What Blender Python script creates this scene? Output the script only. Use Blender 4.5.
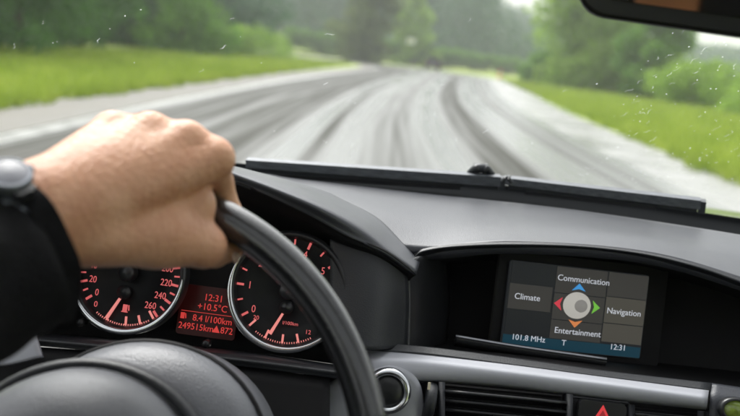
import bpy, bmesh, math, random
import numpy as np
from mathutils import Vector, Matrix, noise
R = math.radians
random.seed(7); rng = np.random.default_rng(7)
scene = bpy.context.scene
for o in list(bpy.data.objects): bpy.data.objects.remove(o)

# ------------------------------------------------------------------ camera
F = 870.0                                   # focal length in photo pixels (photo 740 x 416)
EYE = Vector((0, 0, 1.2))
PITCH, ROLL = R(10.05), R(6.0)
_f = Vector((0, math.cos(PITCH), -math.sin(PITCH))); _u0 = Vector((0, math.sin(PITCH), math.cos(PITCH)))
_r = Vector((1, 0, 0)) * math.cos(ROLL) + _u0 * math.sin(ROLL)
_u = -Vector((1, 0, 0)) * math.sin(ROLL) + _u0 * math.cos(ROLL)
cam_d = bpy.data.cameras.new('camera'); cam = bpy.data.objects.new('camera', cam_d)
scene.collection.objects.link(cam); scene.camera = cam
cam.matrix_world = Matrix(((_r.x, _u.x, -_f.x, EYE.x), (_r.y, _u.y, -_f.y, EYE.y), (_r.z, _u.z, -_f.z, EYE.z), (0, 0, 0, 1)))
cam_d.sensor_width = 36; cam_d.lens = 36 * F / 740; cam_d.clip_start = 0.02; cam_d.clip_end = 3000
cam_d.dof.use_dof = True; cam_d.dof.focus_distance = 0.82; cam_d.dof.aperture_fstop = 5.0

# ------------------------------------------------------------------ sky, sun, exposure
SUN_EL, SUN_AZ = R(52), R(-25)              # azimuth from +Y (ahead), clockwise
w = bpy.data.worlds.new('World'); scene.world = w; w.use_nodes = True
nt = w.node_tree; nt.nodes.clear()
sky = nt.nodes.new('ShaderNodeTexSky'); sky.sky_type = 'NISHITA'; sky.sun_disc = False
sky.sun_elevation = SUN_EL; sky.sun_rotation = SUN_AZ; sky.dust_density = 6; sky.air_density = 1.0; sky.ozone_density = 1.0
hs = nt.nodes.new('ShaderNodeHueSaturation'); hs.inputs['Saturation'].default_value = 0.12
bg = nt.nodes.new('ShaderNodeBackground'); bg.inputs['Strength'].default_value = 0.15
out = nt.nodes.new('ShaderNodeOutputWorld')
nt.links.new(sky.outputs[0], hs.inputs['Color']); nt.links.new(hs.outputs[0], bg.inputs[0]); nt.links.new(bg.outputs[0], out.inputs[0])
sd = bpy.data.lights.new('sun', 'SUN'); sd.energy = 0.8; sd.angle = R(18); sd.color = (1, 0.97, 0.93)
sun = bpy.data.objects.new('sun', sd); scene.collection.objects.link(sun)
sun.rotation_euler = Vector((-math.sin(SUN_AZ) * math.cos(SUN_EL), -math.cos(SUN_AZ) * math.cos(SUN_EL), -math.sin(SUN_EL))).to_track_quat('-Z', 'Y').to_euler()
scene.view_settings.view_transform = 'Standard'; scene.view_settings.look = 'None'
scene.view_settings.gamma = 1; scene.view_settings.exposure = 1.05
EMK = 0.43      # lamps and screens are exposed with the same stop
cy = scene.cycles
cy.use_denoising = True; cy.max_bounces = 8; cy.transparent_max_bounces = 24; cy.volume_bounces = 1
cy.caustics_reflective = False; cy.caustics_refractive = False; cy.sample_clamp_indirect = 6

# ------------------------------------------------------------------ helpers
def P(x, y, d):
    "world point seen at photo pixel (x, y) at distance d along the optical axis"
    return EYE + _r * ((x - 370) / F * d) + _u * (-(y - 208) / F * d) + _f * d
def G(x, y, z=0.0):
    v = _r * ((x - 370) / F) + _u * (-(y - 208) / F) + _f
    return EYE + v * ((z - EYE.z) / v.z)
def frame(o, yaw=0.0, tilt=15.0, roll=0.0):
    "matrix at o: X right, Y up, Z (normal) towards the driver; yaw>0 turns the face to the left"
    m = Matrix.Rotation(R(-yaw), 4, 'Z') @ Matrix.Rotation(R(90 - tilt), 4, 'X') @ Matrix.Rotation(R(roll), 4, 'Z')
    return Matrix.Translation(o) @ m

def mat(name, col, rough=0.5, metal=0.0, var=0.0, vscale=8.0, bump=0.0, bscale=200.0, col2=None, spec=0.5, emit=None, estr=0.0,
        sss=0.0, coat=0.0, stretch=None, rvar=0.0, ior=None):
    m = bpy.data.materials.new(name); m.use_nodes = True; t = m.node_tree; b = t.nodes['Principled BSDF']; L = t.links.new
    b.inputs['Base Color'].default_value = (*col, 1); b.inputs['Roughness'].default_value = rough; b.inputs['Metallic'].default_value = metal
    b.inputs['Specular IOR Level'].default_value = spec
    if coat: b.inputs['Coat Weight'].default_value = coat; b.inputs['Coat Roughness'].default_value = 0.12
    if sss: b.inputs['Subsurface Weight'].default_value = sss; b.inputs['Subsurface Radius'].default_value = (0.010, 0.004, 0.002); b.inputs['Subsurface Scale'].default_value = 1.0
    if emit: b.inputs['Emission Color'].default_value = (*emit, 1); b.inputs['Emission Strength'].default_value = estr * EMK
    tc = t.nodes.new('ShaderNodeTexCoord'); mp = t.nodes.new('ShaderNodeMapping'); L(tc.outputs['Object'], mp.inputs[0])
    if stretch: mp.inputs['Scale'].default_value = stretch
    if var or col2 or rvar:
        n = t.nodes.new('ShaderNodeTexNoise'); n.inputs['Scale'].default_value = vscale; n.inputs['Detail'].default_value = 6; n.inputs['Roughness'].default_value = 0.6
        L(mp.outputs[0], n.inputs['Vector'])
        cr = t.nodes.new('ShaderNodeMapRange'); cr.inputs[1].default_value = 0.3; cr.inputs[2].default_value = 0.7; L(n.outputs['Fac'], cr.inputs[0])
        mx = t.nodes.new('ShaderNodeMix'); mx.data_type = 'RGBA'; L(cr.outputs[0], mx.inputs[0])
        c2 = col2 or tuple(min(1, c * (1 + var)) for c in col)
        mx.inputs[6].default_value = (*[c * (1 - var) for c in col], 1); mx.inputs[7].default_value = (*c2, 1); L(mx.outputs[2], b.inputs['Base Color'])
        if rvar:
            rr = t.nodes.new('ShaderNodeMapRange'); L(n.outputs['Fac'], rr.inputs[0]); rr.inputs[1].default_value = .3; rr.inputs[2].default_value = .7
            rr.inputs[3].default_value = max(.02, rough - rvar); rr.inputs[4].default_value = min(1, rough + rvar); L(rr.outputs[0], b.inputs['Roughness'])
    if bump:
        n2 = t.nodes.new('ShaderNodeTexNoise'); n2.inputs['Scale'].default_value = bscale; n2.inputs['Detail'].default_value = 3
        L(mp.outputs[0], n2.inputs['Vector'])
        bp = t.nodes.new('ShaderNodeBump'); bp.inputs['Strength'].default_value = bump; bp.inputs['Distance'].default_value = 0.002
        L(n2.outputs['Fac'], bp.inputs['Height']); L(bp.outputs[0], b.inputs['Normal'])
    return m

def origin_of(p):
    while p.parent: p = p.parent
    return p.location.copy()
def add_mesh(name, verts, faces, m, parent=None, smooth=True, loc=None, uv=None):
    "verts in world coordinates"
    o0 = origin_of(parent) if parent else (loc or Vector((0, 0, 0)))
    me = bpy.data.meshes.new(name)
    v = np.asarray([tuple(q) for q in verts] if not isinstance(verts, np.ndarray) else verts, dtype=float) - np.array(o0)
    me.from_pydata(v.tolist(), [], [tuple(int(i) for i in f) for f in faces]); me.update()
    if uv is not None:
        l = me.uv_layers.new(name='UVMap')
        li = np.empty(len(me.loops), dtype=np.int32); me.loops.foreach_get('vertex_index', li)
        l.data.foreach_set('uv', np.asarray(uv, dtype=float)[li].ravel())
    if smooth: me.polygons.foreach_set('use_smooth', [True] * len(me.polygons))
    if m: me.materials.append(m)
    o = bpy.data.objects.new(name, me); scene.collection.objects.link(o)
    if parent: o.parent = parent
    else: o.location = o0
    return o
def add_bm(name, bm, m, parent=None, smooth=False, bevel=0.0, loc=None):
    if bevel:
        bmesh.ops.bevel(bm, geom=[e for e in bm.edges if e.calc_face_angle(0) > 0.6], offset=bevel, segments=2, affect='EDGES', profile=0.6)
    bmesh.ops.recalc_face_normals(bm, faces=bm.faces)
    o0 = origin_of(parent) if parent else (loc or Vector((0, 0, 0)))
    bmesh.ops.translate(bm, verts=bm.verts, vec=-o0)
    me = bpy.data.meshes.new(name); bm.to_mesh(me); bm.free()
    if smooth: me.polygons.foreach_set('use_smooth', [True] * len(me.polygons))
    me.materials.append(m)
    o = bpy.data.objects.new(name, me); scene.collection.objects.link(o)
    if parent: o.parent = parent
    else: o.location = o0
    return o
def tag(o, label, cat, group=None):
    o['label'] = label; o['category'] = cat
    if group: o['group'] = group
    return o
def thing(name, label, cat, loc, group=None):
    o = bpy.data.objects.new(name, None); o.empty_display_size = 0.1; scene.collection.objects.link(o); o.location = loc
    return tag(o, label, cat, group)
def kind(o, k): o['kind'] = k; return o

def catmull(pts, n):
    p = [Vector(q) for q in pts]; m = len(p)
    if m == 2: return [p[0].lerp(p[1], i / (n - 1)) for i in range(n)]
    res = []
    for i in range(n):
        t = i / (n - 1) * (m - 1); k = min(int(t), m - 2); s = t - k
        a = p[k - 1] if k > 0 else p[0] * 2 - p[1]; b, c = p[k], p[k + 1]; d = p[k + 2] if k + 2 < m else p[-1] * 2 - p[-2]
        res.append(0.5 * ((2 * b) + (c - a) * s + (2 * a - 5 * b + 4 * c - d) * s * s + (3 * b - a - 3 * c + d) * s ** 3))
    return res
def loft(name, curves, m, parent=None, nu=48, nv=0, thick=0.0, px=True, smooth=True, linear=False, loc=None):
    "curves: lists of (px, py, depth) or world points; surface through them; thick>0 adds depth away from the eye side"
    cs = [catmull([P(*q) for q in c] if px else c, nu) for c in curves]
    if linear: rows = cs
    else:
        nv = nv or 8 * (len(curves) - 1) + 1
        rows = list(zip(*[catmull([c[i] for c in cs], nv) for i in range(nu)]))
    nr = len(rows); verts = [v for r in rows for v in r]; faces = []
    for i in range(nr - 1):
        for j in range(nu - 1):
            a = i * nu + j; faces.append((a, a + 1, a + nu + 1, a + nu))
    if thick:
        o0 = len(verts); V = np.array([tuple(v) for v in verts]); N = np.zeros_like(V)
        for f in faces:
            n = np.cross(V[f[2]] - V[f[0]], V[f[3]] - V[f[1]]); 
            for i in f: N[i] += n
        N /= np.linalg.norm(N, axis=1)[:, None] + 1e-12
        s = np.sign((N * (V - np.array(EYE))).sum(1).mean())
        V2 = V + N * s * thick
        verts = np.vstack([V, V2]); fb = [tuple(reversed([i + o0 for i in f])) for f in faces]; faces = faces + fb
        rim = [i for i in range(nu)] + [i * nu + nu - 1 for i in range(1, nr)] + [(nr - 1) * nu + j for j in range(nu - 2, -1, -1)] + [i * nu for i in range(nr - 2, 0, -1)]
        for a, b in zip(rim, rim[1:] + rim[:1]): faces.append((b, a, a + o0, b + o0))
    return add_mesh(name, verts, faces, m, parent, smooth, loc)
def tube(name, pts, rad, m, parent=None, seg=12, n=None, flat=1.0, up=Vector((0, 0, 1)), loc=None, closed=False):
    n = n or max(2, 8 * (len(pts) - 1)) ; c = catmull(pts, n) if len(pts) > 2 else [Vector(pts[0]).lerp(Vector(pts[1]), i / (n - 1)) for i in range(n)]
    rr = rad if isinstance(rad, (list, tuple)) else [rad, rad]
    verts, faces = [], []
    for i, q in enumerate(c):
        t = (c[min(i + 1, n - 1)] - c[max(i - 1, 0)]).normalized(); s = t.cross(up).normalized(); v = s.cross(t).normalized()
        f = i / (n - 1) * (len(rr) - 1); k = min(int(f), len(rr) - 2); r = rr[k] + (rr[k + 1] - rr[k]) * (f - k)
        for j in range(seg):
            a = 2 * math.pi * j / seg; verts.append(q + s * math.cos(a) * r + v * math.sin(a) * r * flat)
    for i in range(n - 1):
        for j in range(seg):
            a = i * seg + j; b = i * seg + (j + 1) % seg; faces.append((a, b, b + seg, a + seg))
    faces.append(tuple(reversed(range(seg)))); faces.append(tuple(range((n - 1) * seg, n * seg)))
    return add_mesh(name, verts, faces, m, parent, True, loc)
def prism_bm(M, pts, z0, z1):
    "2-D outline in the frame M, from height z0 to z1"
    bm = bmesh.new(); a = [bm.verts.new(M @ Vector((x, y, z0))) for x, y in pts]; b = [bm.verts.new(M @ Vector((x, y, z1))) for x, y in pts]
    bm.faces.new(a); bm.faces.new(b); n = len(pts)
    for i in range(n): bm.faces.new((a[i], a[(i + 1) % n], b[(i + 1) % n], b[i]))
    return bm
def rrect(w, h, r=0.0, n=4, cx=0, cy=0):
    if not r: return [(cx - w / 2, cy - h / 2), (cx + w / 2, cy - h / 2), (cx + w / 2, cy + h / 2), (cx - w / 2, cy + h / 2)]
    res = []
    for k, (sx, sy) in enumerate(((1, -1), (1, 1), (-1, 1), (-1, -1))):
        for i in range(n + 1):
            a = R(-90 + 90 * k + 90 * i / n); res.append((cx + sx * (w / 2 - r) + r * math.cos(a), cy + sy * (h / 2 - r) + r * math.sin(a)))
    return res
def lathe(name, M, prof, m, parent=None, seg=64, a0=0, a1=360, sx=1, sy=1, loc=None):
    "profile of (radius, z) turned round the frame's Z axis"
    full = abs(a1 - a0) >= 360; ns = seg if full else seg + 1; verts, faces = [], []
    for i in range(ns):
        a = R(a0 + (a1 - a0) * i / seg)
        for r, z in prof: verts.append(M @ Vector((r * math.cos(a) * sx, r * math.sin(a) * sy, z)))
    k = len(prof)
    for i in range(seg):
        for j in range(k - 1):
            a = i * k + j; b = ((i + 1) % ns) * k + j; faces.append((a, b, b + 1, a + 1))
    return add_mesh(name, verts, faces, m, parent, True, loc)
def pxprism(name, pts, d, thick, m, parent=None, bevel=0.0, smooth=False, loc=None):
    "outline through pixel points at depth d, given real thickness away from the eye"
    bm = bmesh.new(); a = [bm.verts.new(P(x, y, dd)) for x, y, dd in [(q[0], q[1], q[2] if len(q) > 2 else d) for q in pts]]
    b = [bm.verts.new(v.co + _f * thick) for v in a]; n = len(a)
    bm.faces.new(a); bm.faces.new(b)
    for i in range(n): bm.faces.new((a[i], a[(i + 1) % n], b[(i + 1) % n], b[i]))
    return add_bm(name, bm, m, parent, smooth, bevel, loc)
def text(name, s, M, size, m, parent, shear=0.0, ext=0.0002, align='CENTER', sx=1.0):
    c = bpy.data.curves.new(name, 'FONT'); c.body = s; c.size = size; c.align_x = align; c.align_y = 'CENTER'; c.extrude = ext; c.shear = shear
    c.resolution_u = 3; c.materials.append(m); c.offset = 0.0
    tmp = bpy.data.objects.new(name, c); scene.collection.objects.link(tmp); dg = bpy.context.evaluated_depsgraph_get(); dg.update()
    me = bpy.data.meshes.new_from_object(tmp.evaluated_get(dg)); bpy.data.objects.remove(tmp); bpy.data.curves.remove(c)
    o = bpy.data.objects.new(name, me); scene.collection.objects.link(o); o.parent = parent
    o.matrix_local = Matrix.Translation(-origin_of(parent)) @ M @ Matrix.Diagonal((sx, 1, 1, 1)); return o
def boxes(M, items):
    "many small boxes (cx, cy, w, h, rot_deg, z0, z1) in the frame M as one bmesh"
    bm = bmesh.new()
    for cx, cy, w_, h_, rt, z0, z1 in items:
        c, s = math.cos(R(rt)), math.sin(R(rt)); pts = [(cx + x * c - y * s, cy + x * s + y * c) for x, y in ((-w_ / 2, -h_ / 2), (w_ / 2, -h_ / 2), (w_ / 2, h_ / 2), (-w_ / 2, h_ / 2))]
        a = [bm.verts.new(M @ Vector((x, y, z0))) for x, y in pts]; b = [bm.verts.new(M @ Vector((x, y, z1))) for x, y in pts]
        bm.faces.new(a); bm.faces.new(b)
        for i in range(4): bm.faces.new((a[i], a[(i + 1) % 4], b[(i + 1) % 4], b[i]))
    return bm

# ---- blended solid (smooth union of tapered capsules) -> surface-nets mesh
def capsule_sdf(X, a, b, ra, rb):
    a, b = np.array(a), np.array(b); ab = b - a; L = max(1e-9, ab @ ab)
    t = np.clip(((X - a) @ ab) / L, 0, 1); return np.linalg.norm(X - (a + t[..., None] * ab), axis=-1) - (ra + (rb - ra) * t)
def smin(d, e, k): 
    h = np.clip(0.5 + 0.5 * (e - d) / k, 0, 1); return e * (1 - h) + d * h - k * h * (1 - h)
def blend_mesh(groups, step, k_between=0.004):
    "groups: list of (k, [capsules]) ; inside one group capsules blend with k, groups blend with k_between"
    allc = [c for _, g in groups for c in g]; rm = max(max(c[2], c[3]) for c in allc) + step * 3
    lo = np.min([np.minimum(c[0], c[1]) for c in allc], axis=0) - rm; hi = np.max([np.maximum(c[0], c[1]) for c in allc], axis=0) + rm
    n = np.ceil((hi - lo) / step).astype(int) + 1
    X = np.stack(np.meshgrid(*[lo[i] + step * np.arange(n[i]) for i in range(3)], indexing='ij'), -1)
    D = None
    for k, g in groups:
        d = None
        for c in g:
            e = capsule_sdf(X, *c[:4]); d = e if d is None else smin(d, e, k)
        D = d if D is None else smin(D, d, k_between)
    return surface_nets(D, lo, step)
def surface_nets(D, lo, step):
    ins = D < 0
    c = [ins[x:ins.shape[0] - 1 + x, y:ins.shape[1] - 1 + y, z:ins.shape[2] - 1 + z] for x in (0, 1) for y in (0, 1) for z in (0, 1)]
    cnt = sum(q.astype(int) for q in c); act = (cnt > 0) & (cnt < 8); idx = -np.ones(act.shape, int); idx[act] = np.arange(act.sum())
    I = np.argwhere(act); acc = np.zeros((len(I), 3)); num = np.zeros(len(I))
    off = [(x, y, z) for x in (0, 1) for y in (0, 1) for z in (0, 1)]
    for i, a in enumerate(off):
        for j, b in enumerate(off):
            if j > i and sum(abs(p - q) for p, q in zip(a, b)) == 1:
                da = D[I[:, 0] + a[0], I[:, 1] + a[1], I[:, 2] + a[2]]; db = D[I[:, 0] + b[0], I[:, 1] + b[1], I[:, 2] + b[2]]
                m_ = (da < 0) != (db < 0); t = np.where(m_, da / np.where(m_, da - db, 1), 0)
                acc += m_[:, None] * (np.array(a) + t[:, None] * (np.array(b) - np.array(a))); num += m_
    V = lo + step * (I + acc / num[:, None]); Fc = []
    for ax in range(3):
        s0 = [slice(None)] * 3; s1 = [slice(None)] * 3; s0[ax] = slice(0, -1); s1[ax] = slice(1, None)
        e = ins[tuple(s0)] != ins[tuple(s1)]; E = np.argwhere(e); u, v = [q for q in range(3) if q != ax]
        E = E[(E[:, u] > 0) & (E[:, v] > 0)]
        sh = np.array(act.shape); E = E[(E[:, u] < sh[u]) & (E[:, v] < sh[v]) & (E[:, ax] < sh[ax])]
        def g(du, dv): Q = E.copy(); Q[:, u] += du; Q[:, v] += dv; return idx[Q[:, 0], Q[:, 1], Q[:, 2]]
        q = np.stack([g(-1, -1), g(0, -1), g(0, 0), g(-1, 0)], 1); fl = ins[E[:, 0], E[:, 1], E[:, 2]]
        if ax == 1: fl = ~fl
        q[~fl] = q[~fl][:, ::-1]; Fc.append(q)
    return V, np.vstack(Fc)

# ------------------------------------------------------------------ materials
M_dash = mat('dash_soft_plastic', (0.042, 0.045, 0.055), 0.34, var=0.12, vscale=9, rvar=.04, bump=0.22, bscale=900, spec=0.55)
M_dashlow = mat('dash_dark_plastic', (0.017, 0.019, 0.023), 0.42, var=0.15, vscale=5, bump=0.25, bscale=900)
M_black = mat('black_plastic', (0.006, 0.006, 0.007), 0.6, var=0.2, vscale=8, spec=.25)
M_satin = mat('satin_black', (0.02, 0.021, 0.023), 0.3)
M_trim = mat('brushed_silver_trim', (0.40, 0.41, 0.45), 0.45, metal=0.25, var=0.1, vscale=3, stretch=(1, 12, 12), bump=0.05, bscale=150)
M_chrome = mat('satin_chrome', (0.75, 0.77, 0.8), 0.16, metal=1.0)
M_leather = mat('wheel_leather', (0.010, 0.011, 0.013), 0.24, coat=1, var=0.15, vscale=20, bump=0.22, bscale=420, spec=0.6)
M_pad = mat('airbag_plastic', (0.14, 0.145, 0.16), 0.36, var=0.1, vscale=10, bump=0.3, bscale=700)
M_face = mat('dial_face', (0.006, 0.007, 0.008), 0.55, spec=.3)
M_facering = mat('dial_ring', (0.028, 0.032, 0.036), 0.42)
M_red = mat('dial_red_light', (0.3, 0.03, 0.03), 0.5, emit=(1.0, 0.08, 0.07), estr=0.6)
M_pink = mat('dial_pink_light', (0.4, 0.12, 0.1), 0.5, emit=(1.0, 0.17, 0.18), estr=0.6)
M_needle = mat('needle_light', (0.5, 0.15, 0.1), 0.5, emit=(1.0, 0.32, 0.30), estr=0.75)
M_lcd = mat('trip_display_glow', (0.02, 0.005, 0.005), 0.4, emit=(0.35, 0.02, 0.015), estr=0.03)
M_scr = mat('screen_background', (0.008, 0.008, 0.008), 0.4, spec=.25, emit=(0.015, 0.017, 0.019), estr=0.8)
M_tile = mat('screen_tile', (0.01, 0.01, 0.01), 0.4, spec=.25, emit=(0.052, 0.050, 0.046), estr=0.8)
M_tile2 = mat('screen_tile_pale', (0.01, 0.01, 0.01), 0.4, spec=.25, emit=(0.085, 0.080, 0.066), estr=0.8)
M_bar = mat('screen_status_bar', (0.005, 0.01, 0.012), 0.4, spec=.25, emit=(0.008, 0.040, 0.062), estr=0.9)
M_stext = mat('screen_text', (0.5, 0.5, 0.55), 0.4, emit=(0.60, 0.63, 0.70), estr=0.7)
def em(n, c, s=0.8): return mat(n, tuple(q * .3 for q in c), 0.4, emit=c, estr=s)
M_skin = mat('skin', (0.66, 0.31, 0.18), 0.46, col2=(0.74, 0.42, 0.27), var=0.13, vscale=45, bump=0.5, bscale=260, sss=0.12, spec=0.4)
M_nail = mat('fingernail', (0.68, 0.45, 0.38), 0.25, spec=0.5)
M_knit = mat('black_knit', (0.008, 0.008, 0.009), 0.9, var=0.3, vscale=60, bump=0.9, bscale=500, spec=0.15)
M_rubber = mat('wiper_rubber', (0.035, 0.04, 0.046), 0.42, var=0.2, vscale=30)
M_wiper = mat('wiper_wet_metal', (0.11, 0.12, 0.135), 0.45, metal=0.2, var=0.35, vscale=60, stretch=(1, 6, 6))
M_paint = mat('car_paint', (0.03, 0.032, 0.036), 0.25, coat=1.0)
M_headliner = mat('headliner_cloth', (0.42, 0.41, 0.39), 0.9, var=0.06, vscale=40)
M_tan = mat('mirror_patch_tan', (0.38, 0.15, 0.065), 0.5, var=0.15, vscale=12, bump=0.3, bscale=300)
M_mirror = mat('mirror_glass', (0.8, 0.8, 0.8), 0.03, metal=1.0)

# ------------------------------------------------------------------ ground, road, verges
def outdoor_mats():
    g = mat('meadow_grass', (0.17, 0.29, 0.03), 0.75, col2=(0.40, 0.46, 0.09), var=0.25, vscale=0.22, spec=0.2, bump=0.5, bscale=6)
    v = mat('wet_verge_gravel', (0.075, 0.068, 0.05), 0.6, col2=(0.14, 0.128, 0.10), var=0.1, vscale=1.2, rvar=0.12, bump=0.4, bscale=14)
    s = mat('pale_shoulder', (0.23, 0.23, 0.215), 0.3, col2=(0.34, 0.34, 0.325), var=0.1, vscale=0.9, rvar=0.14, bump=0.3, bscale=20)
    return g, v, s
M_grass, M_verge, M_should = outdoor_mats()
# wet asphalt: UV.x = 0..1 across, UV.y = metres along
M_road = bpy.data.materials.new('wet_asphalt'); M_road.use_nodes = True
def road_nodes():
    t = M_road.node_tree; b = t.nodes['Principled BSDF']; L = t.links.new; N = t.nodes.new
    uv = N('ShaderNodeUVMap'); mp = N('ShaderNodeMapping'); mp.inputs['Scale'].default_value = (26, 0.02, 1); L(uv.outputs[0], mp.inputs[0])
    n1 = N('ShaderNodeTexNoise'); n1.inputs['Scale'].default_value = 1.0; n1.inputs['Detail'].default_value = 3; n1.inputs['Roughness'].default_value = .55; L(mp.outputs[0], n1.inputs['Vector'])
    sx = N('ShaderNodeSeparateXYZ'); L(uv.outputs[0], sx.inputs[0])
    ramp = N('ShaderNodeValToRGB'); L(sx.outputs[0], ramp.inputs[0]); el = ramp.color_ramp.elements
    # standing water in the ruts (1) and drier crown (0); mask also carries painted sky reflection
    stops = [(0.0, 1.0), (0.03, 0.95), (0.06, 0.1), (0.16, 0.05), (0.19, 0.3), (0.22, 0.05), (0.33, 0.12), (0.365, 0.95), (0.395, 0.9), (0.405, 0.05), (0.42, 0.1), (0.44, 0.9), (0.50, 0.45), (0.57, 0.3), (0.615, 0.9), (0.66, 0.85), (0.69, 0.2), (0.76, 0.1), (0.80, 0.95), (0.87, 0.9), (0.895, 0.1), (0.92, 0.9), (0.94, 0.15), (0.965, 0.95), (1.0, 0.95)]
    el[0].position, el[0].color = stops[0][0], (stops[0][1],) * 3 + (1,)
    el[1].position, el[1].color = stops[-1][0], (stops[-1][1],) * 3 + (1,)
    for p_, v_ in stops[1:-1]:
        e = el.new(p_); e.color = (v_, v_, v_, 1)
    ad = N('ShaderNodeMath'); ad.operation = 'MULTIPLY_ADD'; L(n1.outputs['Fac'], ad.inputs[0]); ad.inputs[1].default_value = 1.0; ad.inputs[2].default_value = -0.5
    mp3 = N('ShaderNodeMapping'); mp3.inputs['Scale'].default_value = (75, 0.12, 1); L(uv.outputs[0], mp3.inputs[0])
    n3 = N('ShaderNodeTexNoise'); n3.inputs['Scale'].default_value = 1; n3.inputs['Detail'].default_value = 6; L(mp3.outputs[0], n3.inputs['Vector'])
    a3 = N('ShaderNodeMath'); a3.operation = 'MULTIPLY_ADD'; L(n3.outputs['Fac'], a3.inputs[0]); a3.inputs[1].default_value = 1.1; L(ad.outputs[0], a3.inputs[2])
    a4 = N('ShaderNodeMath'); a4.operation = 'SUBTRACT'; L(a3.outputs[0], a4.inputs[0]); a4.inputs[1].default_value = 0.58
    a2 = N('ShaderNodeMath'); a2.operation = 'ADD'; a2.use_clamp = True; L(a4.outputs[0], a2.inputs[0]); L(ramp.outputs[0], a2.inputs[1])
    mx = N('ShaderNodeMix'); mx.data_type = 'RGBA'; L(a2.outputs[0], mx.inputs[0]); mx.inputs[6].default_value = (0.030, 0.030, 0.020, 1); mx.inputs[7].default_value = (0.17, 0.175, 0.165, 1)  # wet bands get a paler base colour standing in for reflected sky
    fine = N('ShaderNodeTexNoise'); tc = N('ShaderNodeTexCoord'); L(tc.outputs['Object'], fine.inputs['Vector']); fine.inputs['Scale'].default_value = 30; fine.inputs['Detail'].default_value = 4
    m2 = N('ShaderNodeMix'); m2.data_type = 'RGBA'; m2.blend_type = 'MULTIPLY'; m2.inputs[0].default_value = 0.5; L(mx.outputs[2], m2.inputs[6]); L(fine.outputs['Color'], m2.inputs[7])
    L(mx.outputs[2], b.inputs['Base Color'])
    rr = N('ShaderNodeMapRange'); L(a2.outputs[0], rr.inputs[0]); rr.inputs[3].default_value = 0.6; rr.inputs[4].default_value = 0.2; L(rr.outputs[0], b.inputs['Roughness'])
    r2 = N('ShaderNodeMapRange'); L(a2.outputs[0], r2.inputs[0]); r2.inputs[3].default_value = 0.1; r2.inputs[4].default_value = 0.8; L(r2.outputs[0], b.inputs['Specular IOR Level'])
    bp = N('ShaderNodeBump'); bp.inputs['Strength'].default_value = 0.2; bp.inputs['Distance'].default_value = 0.004; L(fine.outputs['Fac'], bp.inputs['Height']); L(bp.outputs[0], b.inputs['Normal'])
road_nodes()

def path_pts(pts, n): return catmull([Vector((x, y, 0)) for x, y in pts], n)
NL = 160
Ledge = path_pts([(-3.9, -30), (-3.9, -8), (-3.85, 8), (-3.8, 18), (-3.4, 32), (-2.2, 55), (-1.0, 76), (-2.5, 92), (-10, 101), (-30, 106), (-70, 108)], NL)
Redge = path_pts([(3.6, -30), (3.6, -8), (3.65, 8), (3.8, 18), (4.6, 32), (6.8, 55), (8.9, 76), (8.6, 94), (2.5, 107), (-14, 113.5), (-70, 117)], NL)
Sedge = path_pts([(4.9, -30), (4.9, -8), (5.0, 8), (5.3, 18), (6.3, 32), (8.8, 55), (10.6, 76), (10.2, 97), (3.2, 111), (-14, 117), (-70, 121)], NL)
Vedge = path_pts([(-5.3, -30), (-5.3, -8), (-5.1, 8), (-5.0, 18), (-4.6, 32), (-3.3, 55), (-2.1, 76), (-3.6, 90), (-11, 98), (-30, 103), (-70, 105)], NL)
def strip(name, A, B, z, m, nacross=10, crown=0.0):
    v, uv, f = [], [], []; s = 0
    for i in range(NL):
        if i: s += ((A[i] + B[i]) / 2 - (A[i - 1] + B[i - 1]) / 2).length
        for j in range(nacross + 1):
            t = j / nacross; q = A[i].lerp(B[i], t); q.z = z + crown * (1 - (2 * t - 1) ** 2); v.append(q); uv.append((t, s))
    k = nacross + 1
    for i in range(NL - 1):
        for j in range(nacross): a = i * k + j; f.append((a, a + 1, a + k + 1, a + k))
    return kind(add_mesh(name, v, f, m, uv=uv), 'structure')
def ground_h(x, y):
    h = 0.0
    # beyond the bend the land climbs to a wooded hill
    if y > 120: h += min(1, (y - 120) / 160) ** 1.5 * 13
    return h
gv, gf = [], []; xs = sorted(set([-900, -500, -300] + list(range(-200, 201, 10)) + [300, 500, 900])); ys = sorted(set([-600, -200, -60] + list(range(-20, 421, 10)) + [500, 700, 1100]))
for y in ys:
    for x in xs: gv.append((x, y, ground_h(x, y) - 0.012))
for i in range(len(ys) - 1):
    for j in range(len(xs) - 1): a = i * len(xs) + j; gf.append((a, a + 1, a + len(xs) + 1, a + len(xs)))
kind(add_mesh('ground', gv, gf, M_grass), 'structure')
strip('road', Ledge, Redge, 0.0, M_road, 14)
M_edge = mat('pale_edge_strip', (0.30, 0.30, 0.285), 0.3, col2=(0.6, 0.6, 0.58), var=0.3, vscale=2.5)
strip('road_edge_strip', [q + Vector((.05, -.02, 0)) for q in Ledge], [q + Vector((.30, -.12, 0)) for q in Ledge], .004, M_edge, 2)  # pale strip just inside the left road edge
strip('road_shoulder', Redge, Sedge, -0.004, M_should, 4)
strip('road_verge', Vedge, Ledge, -0.004, M_verge, 4)

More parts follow.
